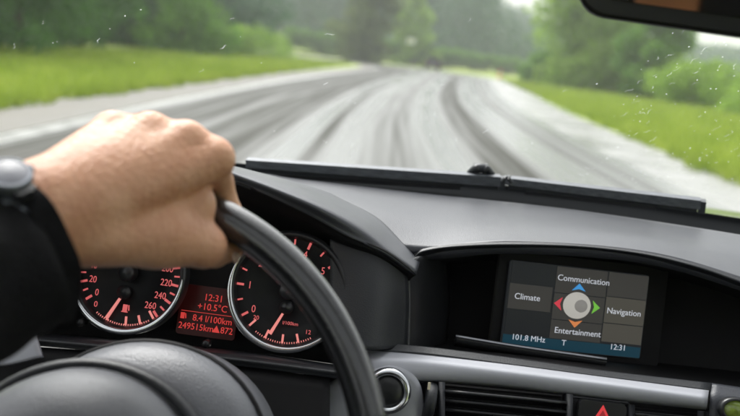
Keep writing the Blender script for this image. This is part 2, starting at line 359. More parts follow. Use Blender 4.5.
# ------------------------------------------------------------------ foliage
def leaf_mat(n, c, c2):
    m = mat(n, c, 0.6, col2=c2, var=0.25, vscale=0.9, spec=0.25); b = m.node_tree.nodes['Principled BSDF']
    t = m.node_tree; tr = t.nodes.new('ShaderNodeBsdfTranslucent'); mx = t.nodes.new('ShaderNodeMixShader'); mx.inputs[0].default_value = 0.42
    src = b.inputs['Base Color'].links[0].from_socket; t.links.new(src, tr.inputs[0])
    o_ = t.nodes['Material Output']; t.links.new(b.outputs[0], mx.inputs[1]); t.links.new(tr.outputs[0], mx.inputs[2]); t.links.new(mx.outputs[0], o_.inputs[0]); return m
LM = {'dark': leaf_mat('leaves_dark', (0.055, 0.15, 0.035), (0.12, 0.26, 0.055)),
      'mid': leaf_mat('leaves_mid', (0.12, 0.26, 0.035), (0.21, 0.40, 0.06)),
      'bright': leaf_mat('leaves_bright', (0.24, 0.42, 0.05), (0.38, 0.55, 0.09)),
      'brown': leaf_mat('leaves_brownish', (0.13, 0.19, 0.06), (0.23, 0.30, 0.08)),
      'blue': leaf_mat('leaves_bluish', (0.045, 0.12, 0.06), (0.08, 0.19, 0.085))}
M_bark = mat('bark', (0.09, 0.07, 0.05), 0.85, var=0.3, vscale=6, stretch=(1, 1, .3), bump=0.6, bscale=20)
def leaf_cloud(centres, sizes, n, leaf, seed, flat=1.0):
    "n leaf faces spread over ellipsoid clumps; shell-biased, uneven"
    g = np.random.default_rng(seed); C = np.array(centres, float); S = np.array(sizes, float)
    pr = (S ** 2).sum(1) if S.ndim > 1 else S ** 2; k = g.choice(len(C), n, p=pr / pr.sum())
    d = g.normal(size=(n, 3)); d /= np.linalg.norm(d, axis=1)[:, None]; rr = (0.45 + 0.55 * g.random(n) ** 0.5)[:, None] * (1 + 0.12 * g.normal(size=(n, 1)))
    c = C[k] + d * rr * (S[k] if S.ndim > 1 else S[k][:, None])
    a = g.normal(size=(n, 3)); a /= np.linalg.norm(a, axis=1)[:, None]; b = np.cross(a, g.normal(size=(n, 3))); b /= np.linalg.norm(b, axis=1)[:, None]
    s = leaf * (0.6 + 0.8 * g.random(n))[:, None]
    V = np.stack([c - a * s, c - b * s * .45, c + a * s, c + b * s * .45], 1).reshape(-1, 3); V[:, 2] = np.maximum(V[:, 2], 0.02)
    return V, np.arange(4 * n).reshape(-1, 4)
def fast_mesh(name, V, Q, m, parent=None):
    me = bpy.data.meshes.new(name); o0 = np.array(origin_of(parent)) if parent else np.zeros(3)
    k = Q.shape[1]
    me.vertices.add(len(V)); me.vertices.foreach_set('co', (V - o0).astype(np.float32).ravel())
    me.loops.add(Q.size); me.loops.foreach_set('vertex_index', Q.astype(np.int32).ravel())
    me.polygons.add(len(Q)); me.polygons.foreach_set('loop_start', np.arange(0, Q.size, k, dtype=np.int32)); me.polygons.foreach_set('loop_total', np.full(len(Q), k, dtype=np.int32))
    me.update(calc_edges=True); me.materials.append(m); o = bpy.data.objects.new(name, me); scene.collection.objects.link(o)
    if parent: o.parent = parent
    return o
def tree(name, cat, label, x, y, h, rx, m, n=9000, leaf=0.16, base=0.12, clumps=40, seed=1, group=None, shape='round', tr=0.16):
    z = ground_h(x, y); t = thing(name, label, cat, Vector((x, y, z - 0.02)), group); g = np.random.default_rng(seed)
    lean = g.normal() * 0.3; top = Vector((x + lean, y, z + h * .8))
    tube('trunk', [Vector((x, y, z - .1)), Vector((x + lean * .3, y, z + h * .35)), top], [tr, tr * .7, tr * .15], M_bark, t, seg=8, n=9)
    C, S, limbs = [], [], []
    for i in range(clumps):
        f = (i + g.random()) / clumps; zz = base * h + f * (h * (1 - base)); 
        wdt = rx * (math.sin(math.pi * min(1, .18 + .82 * f) ** .8) ** .6 if shape == 'round' else (1 - f) ** .8 + .08)
        a = g.random() * 6.283; r_ = wdt * math.sqrt(g.random()) * .85; q = (x + lean * f + r_ * math.cos(a), y + r_ * math.sin(a), z + zz)
        s = rx * (.22 + .16 * g.random()) * (1 if shape == 'round' else max(.25, 1 - f)); C.append(q); S.append((s, s, s * .72)); limbs.append(q)
    V, Q = leaf_cloud(C, S, n, leaf, seed); fast_mesh('crown', V, Q, m, t)
    bv, bf = [], []
    for q in limbs[::2]:
        o_ = Vector((x, y, z + (q[2] - z) * .6)); e = Vector(q); s = (e - o_).cross(Vector((0, 0, 1))).normalized() * tr * .25 + Vector((0, 0, .001)); u_ = Vector((0, 0, tr * .25)); b0 = len(bv)
        bv += [o_ - s, o_ + u_, o_ + s, e]; bf += [(b0, b0 + 1, b0 + 3), (b0 + 1, b0 + 2, b0 + 3), (b0 + 2, b0, b0 + 3)]
    add_mesh('limb', bv, bf, M_bark, t)
    return t
GL = 'trees along the far side of the left meadow'
tree('broadleaf_tree', 'tree', 'dark green tree at the far left, its low boughs over the meadow edge', -13.2, 25.5, 9, 3.6, LM['dark'], 15000, .14, .0, 46, 1, GL)
tree('broadleaf_tree', 'tree', 'shadowy dark tree second from the left behind the bright meadow', -14.0, 33.5, 11, 4.2, LM['dark'], 14000, .16, .0, 46, 2, GL)
tree('broadleaf_tree', 'tree', 'blackish green tree above the middle of the meadow, left of the paler shrub', -15.5, 45, 12, 5, LM['dark'], 14000, .18, .0, 46, 3, GL)
tree('broadleaf_tree', 'tree', 'deep green tree behind the paler shrub at the meadow edge', -18, 62, 14, 6, LM['dark'], 14000, .22, .0, 50, 4, GL)
tree('broadleaf_tree', 'tree', 'tall dark tree closing the meadow just left of the brownish tree', -16, 84, 16, 7, LM['blue'], 14000, .26, .02, 50, 5, GL)
tree('leafy_shrub', 'shrub', 'pale green shrub in front of the dark trees above the hand', -12.6, 54, 3.4, 3.4, LM['mid'], 7000, .14, .0, 30, 6)
tree('leafy_shrub', 'shrub', 'low yellowish shrub along the far end of the left meadow', -10.2, 66, 1.7, 3.6, LM['bright'], 5000, .12, .0, 30, 7)
tree('broadleaf_tree', 'tree', 'brownish green tree standing at the inside of the road bend', -2.2, 106, 12, 4.6, LM['brown'], 15000, .22, .0, 60, 8)
tree('broadleaf_tree', 'tree', 'light green tree right of the brownish tree, over the white board', 3.8, 126, 9.5, 3.6, LM['bright'], 9000, .22, .03, 40, 9)
tree('broadleaf_tree', 'tree', 'huge round green tree on the right of the road bend', 17.9, 74, 10.4, 6.4, LM['bright'], 34000, .2, .0, 110, 10)
tree('leafy_shrub', 'shrub', 'low green shrub at the foot of the huge round tree beside the road', 14.2, 80, 2.6, 2.6, LM['mid'], 6000, .16, .0, 30, 11)
tree('broadleaf_tree', 'tree', 'mid green tree reaching up to the mirror, beside the huge round tree', 19.4, 64, 7.6, 3.0, LM['mid'], 14000, .18, .0, 50, 12)
tree('leafy_shrub', 'shrub', 'yellow green shrub under the sky gap on the right', 19.9, 56, 2.4, 3.8, LM['bright'], 9000, .14, .0, 36, 13)
tree('leafy_shrub', 'shrub', 'bright shrub by the right edge of the windscreen view', 19.6, 45.5, 2.1, 3.0, LM['bright'], 9000, .12, .0, 36, 14)
tree('conifer_tree', 'tree', 'dark bluish conifer in the mist beyond the road bend', 17.5, 190, 17, 3.6, LM['blue'], 6000, .3, .02, 40, 15, None, 'cone')
# hedge behind the bend
def hedge():
    t = thing('hedge', 'long clipped green hedge across the outside of the road bend', 'hedge', Vector((12, 124, 0)))
    C, S = [], []; g = np.random.default_rng(31)
    for i in range(260):
        f = i / 259; x = -14 + 42 * f; y = 124.5 + 4 * math.sin(f * 2) ; C.append((x + g.normal() * .3, y + g.normal() * .3, ground_h(x, y) + .5 + (2.6 - 1.2 * f) * g.random())); S.append((1.1, .9, .7))
    V, Q = leaf_cloud(C, S, 40000, .18, 32); fast_mesh('foliage', V, Q, LM['mid'], t)
    tube('stem', [Vector((-14, 124.5, .25)), Vector((28, 127.5, .7))], .12, M_bark, t, seg=6, n=6)
hedge()
# far misty wood: one mass
def far_wood():
    g = np.random.default_rng(41); C, S = [], []
    for i in range(1100):
        x = -70 + 190 * g.random(); y = 150 + 170 * g.random(); h = 17 + 9 * g.random(); gz = ground_h(x, y)
        gap = 1.0
        xp = x / y
        if xp > 0.11 and xp < .26: h *= max(.1, .5 - (xp - .11) * 5)
        if xp >= .26: h *= .1
        for k in range(3):
            f = (k + .4) / 3; C.append((x, y, gz + h * f)); s = (1 - .6 * f) * 3.6; S.append((s, s, h * .22))
    for i in range(420):
        x = -85 + 65 * g.random(); y = 45 + 110 * g.random()
        if x > -20 - (y - 45) * .02: continue
        for k in range(4): s = 3.4 - .4 * k; C.append((x, y, ground_h(x, y) + 1.2 + 3.2 * k)); S.append((s, s, 2.4))
    V, Q = leaf_cloud(C, S, 230000, .62, 42); kind(fast_mesh('distant_woods', V, Q, LM['blue']), 'stuff')
far_wood()
# meadow grass blades (real tufts nearest the road)
def blades(name, n, fx, seed, m, hmin, hmax):
    g = np.random.default_rng(seed); y = 7 + 75 * g.random(n) ** 1.7; x = fx(y, g.random(n)); hgt = hmin + (hmax - hmin) * g.random(n)
    a = g.random(n) * 6.283; w_ = .008 + .0005 * y; dx, dy = np.cos(a) * w_, np.sin(a) * w_; le = g.normal(size=(n, 2)) * .06
    V = np.stack([np.stack([x - dx, y - dy, np.full(n, -.02)], 1), np.stack([x + dx, y + dy, np.full(n, -.02)], 1), np.stack([x + le[:, 0], y + le[:, 1], hgt], 1)], 1).reshape(-1, 3)
    return kind(fast_mesh(name, V, np.arange(3 * n).reshape(-1, 3), m), 'stuff')
M_blade = leaf_mat('grass_blades', (0.22, 0.35, 0.035), (0.42, 0.50, 0.09))
blades('meadow_grass', 60000, lambda y, r: -4.9 + np.clip((y - 10) * .022, 0, 3.2) + .08 * np.sin(y * 1.7) + .06 * np.sin(y * 4.1) - .25 * r - 9 * r ** 1.3, 51, M_blade, .08, .26)
blades('roadside_grass', 60000, lambda y, r: 4.75 + np.clip((y - 12), 0, 70) * .088 + .07 * np.sin(y * 1.3) + .06 * np.sin(y * 3.7) + .2 * r + 11 * r ** 1.3, 52, M_blade, .08, .28)

# ------------------------------------------------------------------ distant car, cone, board
def far_car():
    c = Vector((5.4, 102, 0)); t = thing('parked_car', 'dark purplish car far ahead in the road bend, seen from behind', 'car', c)
    body = mat('dark_car_paint', (0.05, 0.03, 0.05), 0.3, coat=.8); tyre = M_black; M0 = Matrix.Translation(c) @ Matrix.Rotation(R(90), 4, 'X')
    def slab(name, pts, y0, y1, m, bev=.05):
        bm = bmesh.new(); a = [bm.verts.new(c + Vector((x, y0, z))) for x, z in pts]; b = [bm.verts.new(c + Vector((x, y1, z))) for x, z in pts]; n = len(pts)
        bm.faces.new(a); bm.faces.new(b)
        for i in range(n): bm.faces.new((a[i], a[(i + 1) % n], b[(i + 1) % n], b[i]))
        return add_bm(name, bm, m, t, bevel=bev)
    slab('body', [(-.85, .25), (.85, .25), (.9, .6), (.84, .95), (-.84, .95), (-.9, .6)], -1.9, 2.2, body)
    slab('cabin', [(-.8, .95), (.8, .95), (.62, 1.45), (-.62, 1.45)], -1.5, 1.0, body)
    slab('rear_window', [(-.6, 1.02), (.6, 1.02), (.5, 1.36), (-.5, 1.36)], -1.54, -1.5, M_satin, 0)
    slab('bumper', [(-.86, .3), (.86, .3), (.86, .52), (-.86, .52)], -2.0, -1.9, M_black, .02)
    tl = em('tail_lamp_red', (.5, .02, .02), .3)
    for s in (-1, 1):
        slab('tail_lamp', [(s * .7 - .1, .68), (s * .7 + .1, .68), (s * .7 + .1, .86), (s * .7 - .1, .86)], -1.93, -1.9, tl, .01)
        for yy in (-1.3, 1.3): lathe('wheel', Matrix.Translation(c + Vector((s * .78, yy, .32))) @ Matrix.Rotation(R(90), 4, 'Y'), [(0, -.1), (.22, -.1), (.32, -.08), (.32, .08), (.22, .1), (0, .1)], tyre, t, seg=20)
    slab('number_plate', [(-.26, .58), (.26, .58), (.26, .69), (-.26, .69)], -1.915, -1.9, mat('plate_white', (.7, .7, .7), .5), 0)
far_car()
def cone():
    c = Vector((12.0, 92, 0)); t = thing('traffic_cone', 'orange traffic cone at the right roadside where the road bends', 'cone', c)
    og = mat('cone_orange', (.85, .12, .02), .5); wh = mat('cone_white', (.75, .75, .75), .4); Mx = Matrix.Translation(c)
    add_bm('base', prism_bm(Mx, rrect(.5, .5, .05), 0, .05), M_black, t)
    lathe('body', Mx, [(.2, .05), (.13, .38), (.125, .38), (.06, .8), (.05, .95), (0, .96)], og, t, seg=24)
    lathe('reflective_band', Mx, [(.148, .33), (.153, .34), (.115, .55), (.105, .56)], wh, t, seg=24)
cone()
def board():
    p = P(411, 41, 118); t = thing('roadside_board', 'small white board on two posts under the light green tree', 'sign', Vector((p.x, p.y, 0)))
    wh = mat('board_white', (.8, .8, .78), .4); Mx = frame(p, 0, 0)
    add_bm('panel', prism_bm(Mx, rrect(1.15, .75, .05), -.02, .02), wh, t)
    for s in (-.4, .4): tube('post', [Vector((p.x + s, p.y + .06, -.1)), Vector((p.x + s, p.y + .06, p.z + .3))], .04, M_satin, t, n=2, seg=8)
board()

# ------------------------------------------------------------------ own car: body shell
car = thing('car_body', 'dark car body framing the windscreen from the driver seat', 'car', Vector((0.38, 0.3, 0.0)))
V_ = Vector
def gridw(name, curves, m, parent, nu=20, thick=0.0, **k): return loft(name, curves, m, parent, nu=nu, thick=thick, px=False, **k)
gridw('bonnet', [[V_((-.50, 1.16, .985)), V_((.38, 1.26, 1.0)), V_((1.26, 1.16, .985))], [V_((-.50, 1.6, .93)), V_((.38, 1.7, .95)), V_((1.26, 1.6, .93))], [V_((-.42, 2.2, .76)), V_((.38, 2.35, .79)), V_((1.18, 2.2, .76))]], M_paint, car, thick=.02)
gridw('roof', [[V_((-.46, .40, 1.50)), V_((.34, .44, 1.53)), V_((1.14, .40, 1.50))], [V_((-.48, .26, 1.53)), V_((.34, .27, 1.565)), V_((1.16, .26, 1.53))]], M_headliner, car, thick=.03)  # roof stops behind this strip, an added opening for top light
gridw('roof', [[V_((-.5, -.50, 1.56)), V_((.34, -.50, 1.60)), V_((1.18, -.50, 1.56))], [V_((-.5, -1.5, 1.5)), V_((.34, -1.5, 1.54)), V_((1.18, -1.5, 1.5))]], M_headliner, car, thick=.03)
for s in (-1, 1):
    gridw('roof_rail', [[V_((.34 + s * .82, .26, 1.53)), V_((.34 + s * .84, -.50, 1.56))], [V_((.34 + s * .68, .26, 1.535)), V_((.34 + s * .70, -.50, 1.565))]], M_headliner, car, thick=.03)
for s in (-1, 1):
    X = lambda v: .34 + s * v
    tube('pillar', [V_((X(1.02), 1.10, 1.02)), V_((X(.94), .75, 1.32)), V_((X(.82), .40, 1.50))], .03, M_headliner, car, seg=10)
    gridw('door_panel', [[V_((X(1.0), 1.0, .98)), V_((X(1.0), -.4, .98))], [V_((X(1.04), 1.0, .45)), V_((X(1.04), -.4, .45))]], M_dashlow, car, thick=.04)
gridw('floor_pan', [[V_((-.5, 1.0, .28)), V_((1.26, 1.0, .28))], [V_((-.5, -1.6, .28)), V_((1.26, -1.6, .28))]], M_black, car, thick=.03)
gridw('rear_panel', [[V_((-.5, -1.62, .28)), V_((1.26, -1.62, .28))], [V_((-.5, -1.62, 1.5)), V_((1.26, -1.62, 1.5))]], M_black, car, thick=.03)
rs = car
for nm, cv in (('rear_seat', [[V_((-.3, -.75, .62)), V_((1.06, -.75, .62))], [V_((-.3, -1.25, .58)), V_((1.06, -1.25, .58))]]), ('rear_backrest', [[V_((-.3, -1.28, .6)), V_((1.06, -1.28, .6))], [V_((-.3, -1.42, .95)), V_((1.06, -1.42, .95))], [V_((-.25, -1.5, 1.18)), V_((1.01, -1.5, 1.18))]])):
    gridw(nm, cv, M_knit, rs, thick=.12)
for x in (-.07, .78):
    add_bm('mirror_patch_headrest', prism_bm(frame(V_((x, -1.47, 1.28)), 0, 8), rrect(.17, .22, .05), -.04, .04), M_tan, rs, bevel=.01)  # invented tan block, placed so the mirror shows a brown patch

# windscreen
def wpt(u, v):
    "u 0..1 left to right, v 0 base .. 1 header"
    x = -.66 + 2.0 * u; c = 1 - (2 * u - 1) ** 2
    xb = .34 + (x - .34) * (1 - .2 * v)
    y = (1.06 + .10 * c) * (1 - v) + (.40 + .05 * c) * v; z = (1.035 + .0 * c) * (1 - v) + (1.495 + .02 * c) * v + .02 * math.sin(math.pi * v)
    return V_((xb, y, z))
M_glass = bpy.data.materials.new('windscreen_glass'); M_glass.use_nodes = True; _t = M_glass.node_tree; _t.nodes.remove(_t.nodes['Principled BSDF'])
_tr = _t.nodes.new('ShaderNodeBsdfTransparent'); _tr.inputs[0].default_value = (.95, .965, .96, 1); _t.links.new(_tr.outputs[0], _t.nodes['Material Output'].inputs[0])
ws = thing('windscreen', 'rain-speckled curved windscreen above the dashboard', 'windscreen', wpt(.5, 0))
wv = [wpt(i / 24, j / 16) for j in range(17) for i in range(25)]
wf = [(j * 25 + i, j * 25 + i + 1, (j + 1) * 25 + i + 1, (j + 1) * 25 + i) for j in range(16) for i in range(24)]
add_mesh('glass', wv, wf, M_glass, ws)
def drops():
    g = random.Random(5); V, Fc = [], []
    def on(u, v, h): 
        p = wpt(u, v); n = (wpt(u + .01, v) - p).cross(wpt(u, v + .01) - p).normalized(); return p + n * h
    for i in range(2000):
        u = g.random() if g.random() < .12 else .46 + .36 * g.random(); v = .03 + .75 * g.random()
        ln = g.uniform(.0008, .002) if g.random() < .6 else g.uniform(.004, .011); wd = g.uniform(.00008, .0002) if ln > .003 else g.uniform(.0002, .0006)
        ang = R(g.gauss(25, 22)); n = 7; b0 = len(V); ph = g.random() * 6
        for k in range(n):
            f = k / (n - 1); s = (f - .5) * ln; wob = .0011 * math.sin(f * 6 + ph) * (ln / .01); r_ = wd * math.sin(math.pi * (.08 + .84 * f)) 
            du = (s * math.sin(ang) + wob * math.cos(ang)); dv = (s * math.cos(ang) - wob * math.sin(ang))
            ex, ey = math.cos(ang), -math.sin(ang)
            for o_, h in ((-1, .0002), (0, .0002 + r_ * .4), (1, .0002)):
                V.append(on(u + (du + ex * r_ * o_) / 2.0, v + (dv + ey * r_ * o_) / .8, h))
        for k in range(n - 1):
            for q in (0, 1): a = b0 + k * 3 + q; Fc.append((a, a + 1, a + 4, a + 3))
    m = mat('rain_water', (.95, .97, .98), .06, spec=.5); b = m.node_tree.nodes['Principled BSDF']; b.inputs['Transmission Weight'].default_value = .93; b.inputs['IOR'].default_value = 1.33
    kind(add_mesh('raindrops', V, Fc, m, ws), 'stuff')
drops()

gridw('added_sunroof_glass', [[V_((-.35, .27, 1.54)), V_((1.03, .27, 1.54))], [V_((-.35, -.51, 1.57)), V_((1.03, -.51, 1.57))]], M_glass, car)  # unseen sunroof, added so top light reaches the hand and wheel hub

# mirror
def mirror():
    c = P(762, -13, .58); t = thing('rear_view_mirror', 'black rear-view mirror hanging in the top right corner', 'mirror', c)
    Mx = frame(c, 12, -2, -3)
    out_ = rrect(.238, .068, .022, 6)
    add_bm('housing', prism_bm(Mx, out_, -.028, .0), M_black, t, bevel=.004)
    add_bm('bezel', prism_bm(Mx, rrect(.233, .063, .021, 6), -.002, .003), M_satin, t, bevel=.001)
    add_bm('mirror_glass', prism_bm(Mx, rrect(.219, .051, .016, 6, 0, .004), .003, .0042), M_mirror, t)
    tube('stalk', [Mx @ V_((0, .01, -.025)), Mx @ V_((0, .05, -.05)), V_((c.x, c.y + .09, c.z + .09))], .011, M_black, t, seg=10, n=8)
mirror()

# cowl and wipers
cowl = loft('cowl', [[(170, 158, 1.16), (300, 168, 1.16), (480, 183, 1.14), (620, 199, 1.11), (700, 212, 1.09), (860, 236, 1.03)],
                     [(170, 166, 1.15), (300, 174, 1.15), (480, 191, 1.13), (620, 208, 1.10), (700, 221, 1.08), (860, 246, 1.02)],
                     [(170, 178, 1.10), (300, 186, 1.10), (480, 203, 1.08), (620, 220, 1.05), (700, 233, 1.03), (860, 258, .97)]], mat('cowl_plastic', (.010, .011, .012), 1.0, spec=.02), car, thick=.01)
def wiper(label, p0, p1, joint, d0, d1, th, js=1.0):
    a, b = P(*p0, d0), P(*p1, d1); t = thing('windscreen_wiper', label, 'wiper', a, 'wipers parked along the foot of the windscreen')
    up = (_u * .9 - _f * .3).normalized(); ax = (b - a).normalized()
    def bar(name, a_, b_, h, w_, m, off=0.0, taper=1.0, bev=.0012):
        fwd = ax.cross(up).normalized(); bm = bmesh.new(); vs = []
        for q, s in ((a_, taper), (b_, 1)):
            for su, sf in ((-1, -1), (1, -1), (1, 1), (-1, 1)): vs.append(bm.verts.new(q + up * (su * h * s / 2 + off) + fwd * sf * w_ / 2))
        bm.faces.new(vs[:4]); bm.faces.new(vs[4:])
        for i in range(4): bm.faces.new((vs[i], vs[(i + 1) % 4], vs[4 + (i + 1) % 4], vs[4 + i]))
        return add_bm(name, bm, m, t, bevel=bev, smooth=False)
    bar('spoiler', a, b, th * .72, .014, M_wiper, th * .2, .8, .0035)
    bar('rubber_blade', a + ax * .006, b - ax * .003, th * .35, .006, M_rubber, -th * .3, bev=0)
    bar('arm', a.lerp(b, .12) - up * th * .6, b - ax * .05 - up * th * .5, th * .32, .01, M_satin, 0, .8)
    bar('end_cap', b - ax * .002, b + ax * .006, th * .95, .013, M_rubber, bev=.004)
    j = P(*joint, (d0 + d1) / 2 - .006)
    fw = ax.cross(up).normalized()
    tube('joint', [j - ax * .016 * js - up * .004, j - ax * .006 * js + up * .003 * js, j + ax * .006 * js + up * .003 * js, j + ax * .016 * js - up * .004], [.003, .0060 * js, .0060 * js, .003], M_rubber, t, seg=12, n=14, up=fw)
    for q in (-.006, .007): tube('pivot_cap', [j + ax * q * js + up * .004 * js - fw * .009, j + ax * q * js + up * .004 * js + fw * .009], [.0042 * js, .0042 * js], M_satin, t, seg=14, n=2)
    return t
wiper('wet grey wiper lying along the left half of the windscreen foot', (247, 165), (500, 183), (481, 171), 1.12, 1.10, .0175)
wiper('slim dark wiper lying along the right half of the windscreen foot', (504, 182), (700, 206), (507, 179), 1.10, 1.04, .0155, .35)

# ------------------------------------------------------------------ dashboard
dash = thing('dashboard', 'grey dashboard with round dials, dark screen recess and silver trim', 'dashboard', P(370, 330, .85))
loft('top_pad', [
    [(-60, 178, 1.06), (120, 182, 1.09), (238, 172, 1.10), (300, 179, 1.095), (420, 193, 1.08), (561, 208, 1.05), (699, 228, 1.01), (800, 245, .97), (900, 262, .92)],
    [(-60, 186, 1.0), (120, 186, 1.03), (238, 178, 1.04), (310, 186, 1.03), (420, 202, 1.02), (561, 219, .99), (690, 238, .96), (790, 257, .92), (890, 276, .88)],
    [(-60, 200, .94), (120, 196, .95), (240, 184, .96), (330, 200, .94), (430, 222, .93), (530, 227, .92), (660, 242, .90), (770, 270, .87), (880, 297, .83)],
    [(-60, 225, .88), (120, 210, .87), (260, 206, .86), (345, 236, .86), (424, 248, .862), (510, 242, .86), (640, 251, .85), (740, 278, .83), (860, 322, .79)],
    ], M_dash, dash, nu=90, thick=.012)
# rolled lip over the screen recess
loft('recess_lip', [
    [(416, 254, .861), (424, 248.5, .861), (455, 244, .86), (510, 242, .859), (580, 244, .856), (640, 251, .85), (690, 262, .84), (740, 278, .829), (860, 322, .789)],
    [(414, 258, .858), (424, 252, .858), (455, 247.5, .857), (510, 245.5, .856), (580, 247.5, .853), (640, 254.5, .847), (690, 266, .837), (740, 283, .826), (860, 328, .786)],
    [(416, 264, .868), (428, 257, .868), (458, 252, .868), (510, 250, .868), (580, 252, .866), (640, 260, .86), (690, 272, .85), (740, 290, .839), (860, 336, .80)]], M_dashlow, dash, nu=80, thick=.004)
# screen recess: ceiling, back wall, side walls, floor
loft('recess_ceiling', [
    [(414, 262, .87), (428, 256, .87), (458, 251, .87), (510, 249, .87), (580, 251, .868), (640, 259, .862), (690, 271, .852), (740, 289, .841), (860, 335, .802)],
    [(440, 272, 1.0), (450, 266, 1.0), (470, 262, 1.0), (510, 262, 1.0), (580, 266, 1.0), (640, 274, .99), (690, 284, .98), (740, 300, .97), (860, 340, .93)]], M_black, dash, nu=60, thick=.003)
pxprism('recess_back', [(425, 250, 1.0), (880, 300, .95), (880, 430, .93), (425, 362, .98)], 1.0, .01, M_black, dash)
loft('recess_side', [[(408, 262, .83), (409, 300, .83), (408, 352, .82)], [(424, 256, .86), (426, 300, .86), (424, 356, .85)], [(446, 262, .93), (450, 300, .94), (446, 356, .93)]], M_satin, dash, nu=20, thick=.004)
loft('recess_floor', [[(405, 351, .82), (500, 357, .815), (640, 376, .805), (760, 392, .79), (860, 406, .77)], [(430, 338, .97), (500, 345, .96), (640, 361, .95), (760, 374, .94), (860, 386, .92)]], M_black, dash, nu=30, thick=.003)
# face panel between the dials and the recess
loft('side_panel', [[(330, 238, .80), (330, 290, .79), (330, 350, .77)], [(372, 250, .80), (375, 300, .785), (374, 350, .775)], [(406, 264, .815), (409, 300, .82), (407, 347, .812)]], M_dashlow, dash, nu=24, thick=.004)
# instrument hood
hoodA = [(20, 330, .74), (38, 262, .745), (70, 205, .75), (130, 178, .755), (200, 176, .76), (245, 186, .765), (305, 213, .775), (347, 236, .785), (385, 252, .795), (416, 275, .81)]
hoodB = [(10, 326, .75), (28, 255, .755), (62, 195, .765), (128, 166, .77), (205, 164, .775), (250, 176, .78), (314, 200, .79), (358, 223, .80), (390, 247, .81), (418, 269, .815)]
hoodC = [(-40, 300, .85), (-20, 225, .86), (40, 180, .90), (128, 164, .94), (210, 163, .97), (262, 173, .95), (330, 193, .93), (375, 216, .91), (402, 242, .88), (420, 262, .85)]
hoodI = [(40, 330, .80), (55, 270, .80), (84, 220, .80), (135, 200, .80), (200, 200, .80), (245, 208, .80), (305, 228, .80), (345, 246, .80), (380, 262, .81), (410, 280, .825)]
from mathutils.bvhtree import BVHTree
_pad = bpy.data.objects['top_pad']; _bv = BVHTree.FromPolygons([v.co + _pad.parent.location for v in _pad.data.vertices], [tuple(p.vertices) for p in _pad.data.polygons])
def on_pad(x, y, d):
    v = (P(x, y, 1) - EYE); h = _bv.ray_cast(EYE, v.normalized())
    return (x, y, h[3] / v.length - .002) if h[0] is not None and abs(h[3] / v.length - d) < .12 else (x, y, d)
hoodC = [on_pad(*q) for q in hoodC]
loft('instrument_hood', [hoodC, hoodB, hoodA], M_dash, dash, nu=70, thick=.003)
loft('hood_lining', [hoodA, hoodI, [(x_, y_ + 24 * (1 if 60 < x_ < 390 else .3), .90) for x_, y_, d_ in hoodI]], M_black, dash, nu=70, thick=.003)
# cluster back panel
CL = frame(P(208, 290, .815), 0, 14)
loft('cluster_panel', [[(40, 215, .86), (200, 205, .86), (395, 268, .86)], [(30, 342, .815), (200, 347, .815), (400, 372, .815)]], M_face, dash, nu=20, thick=.004)

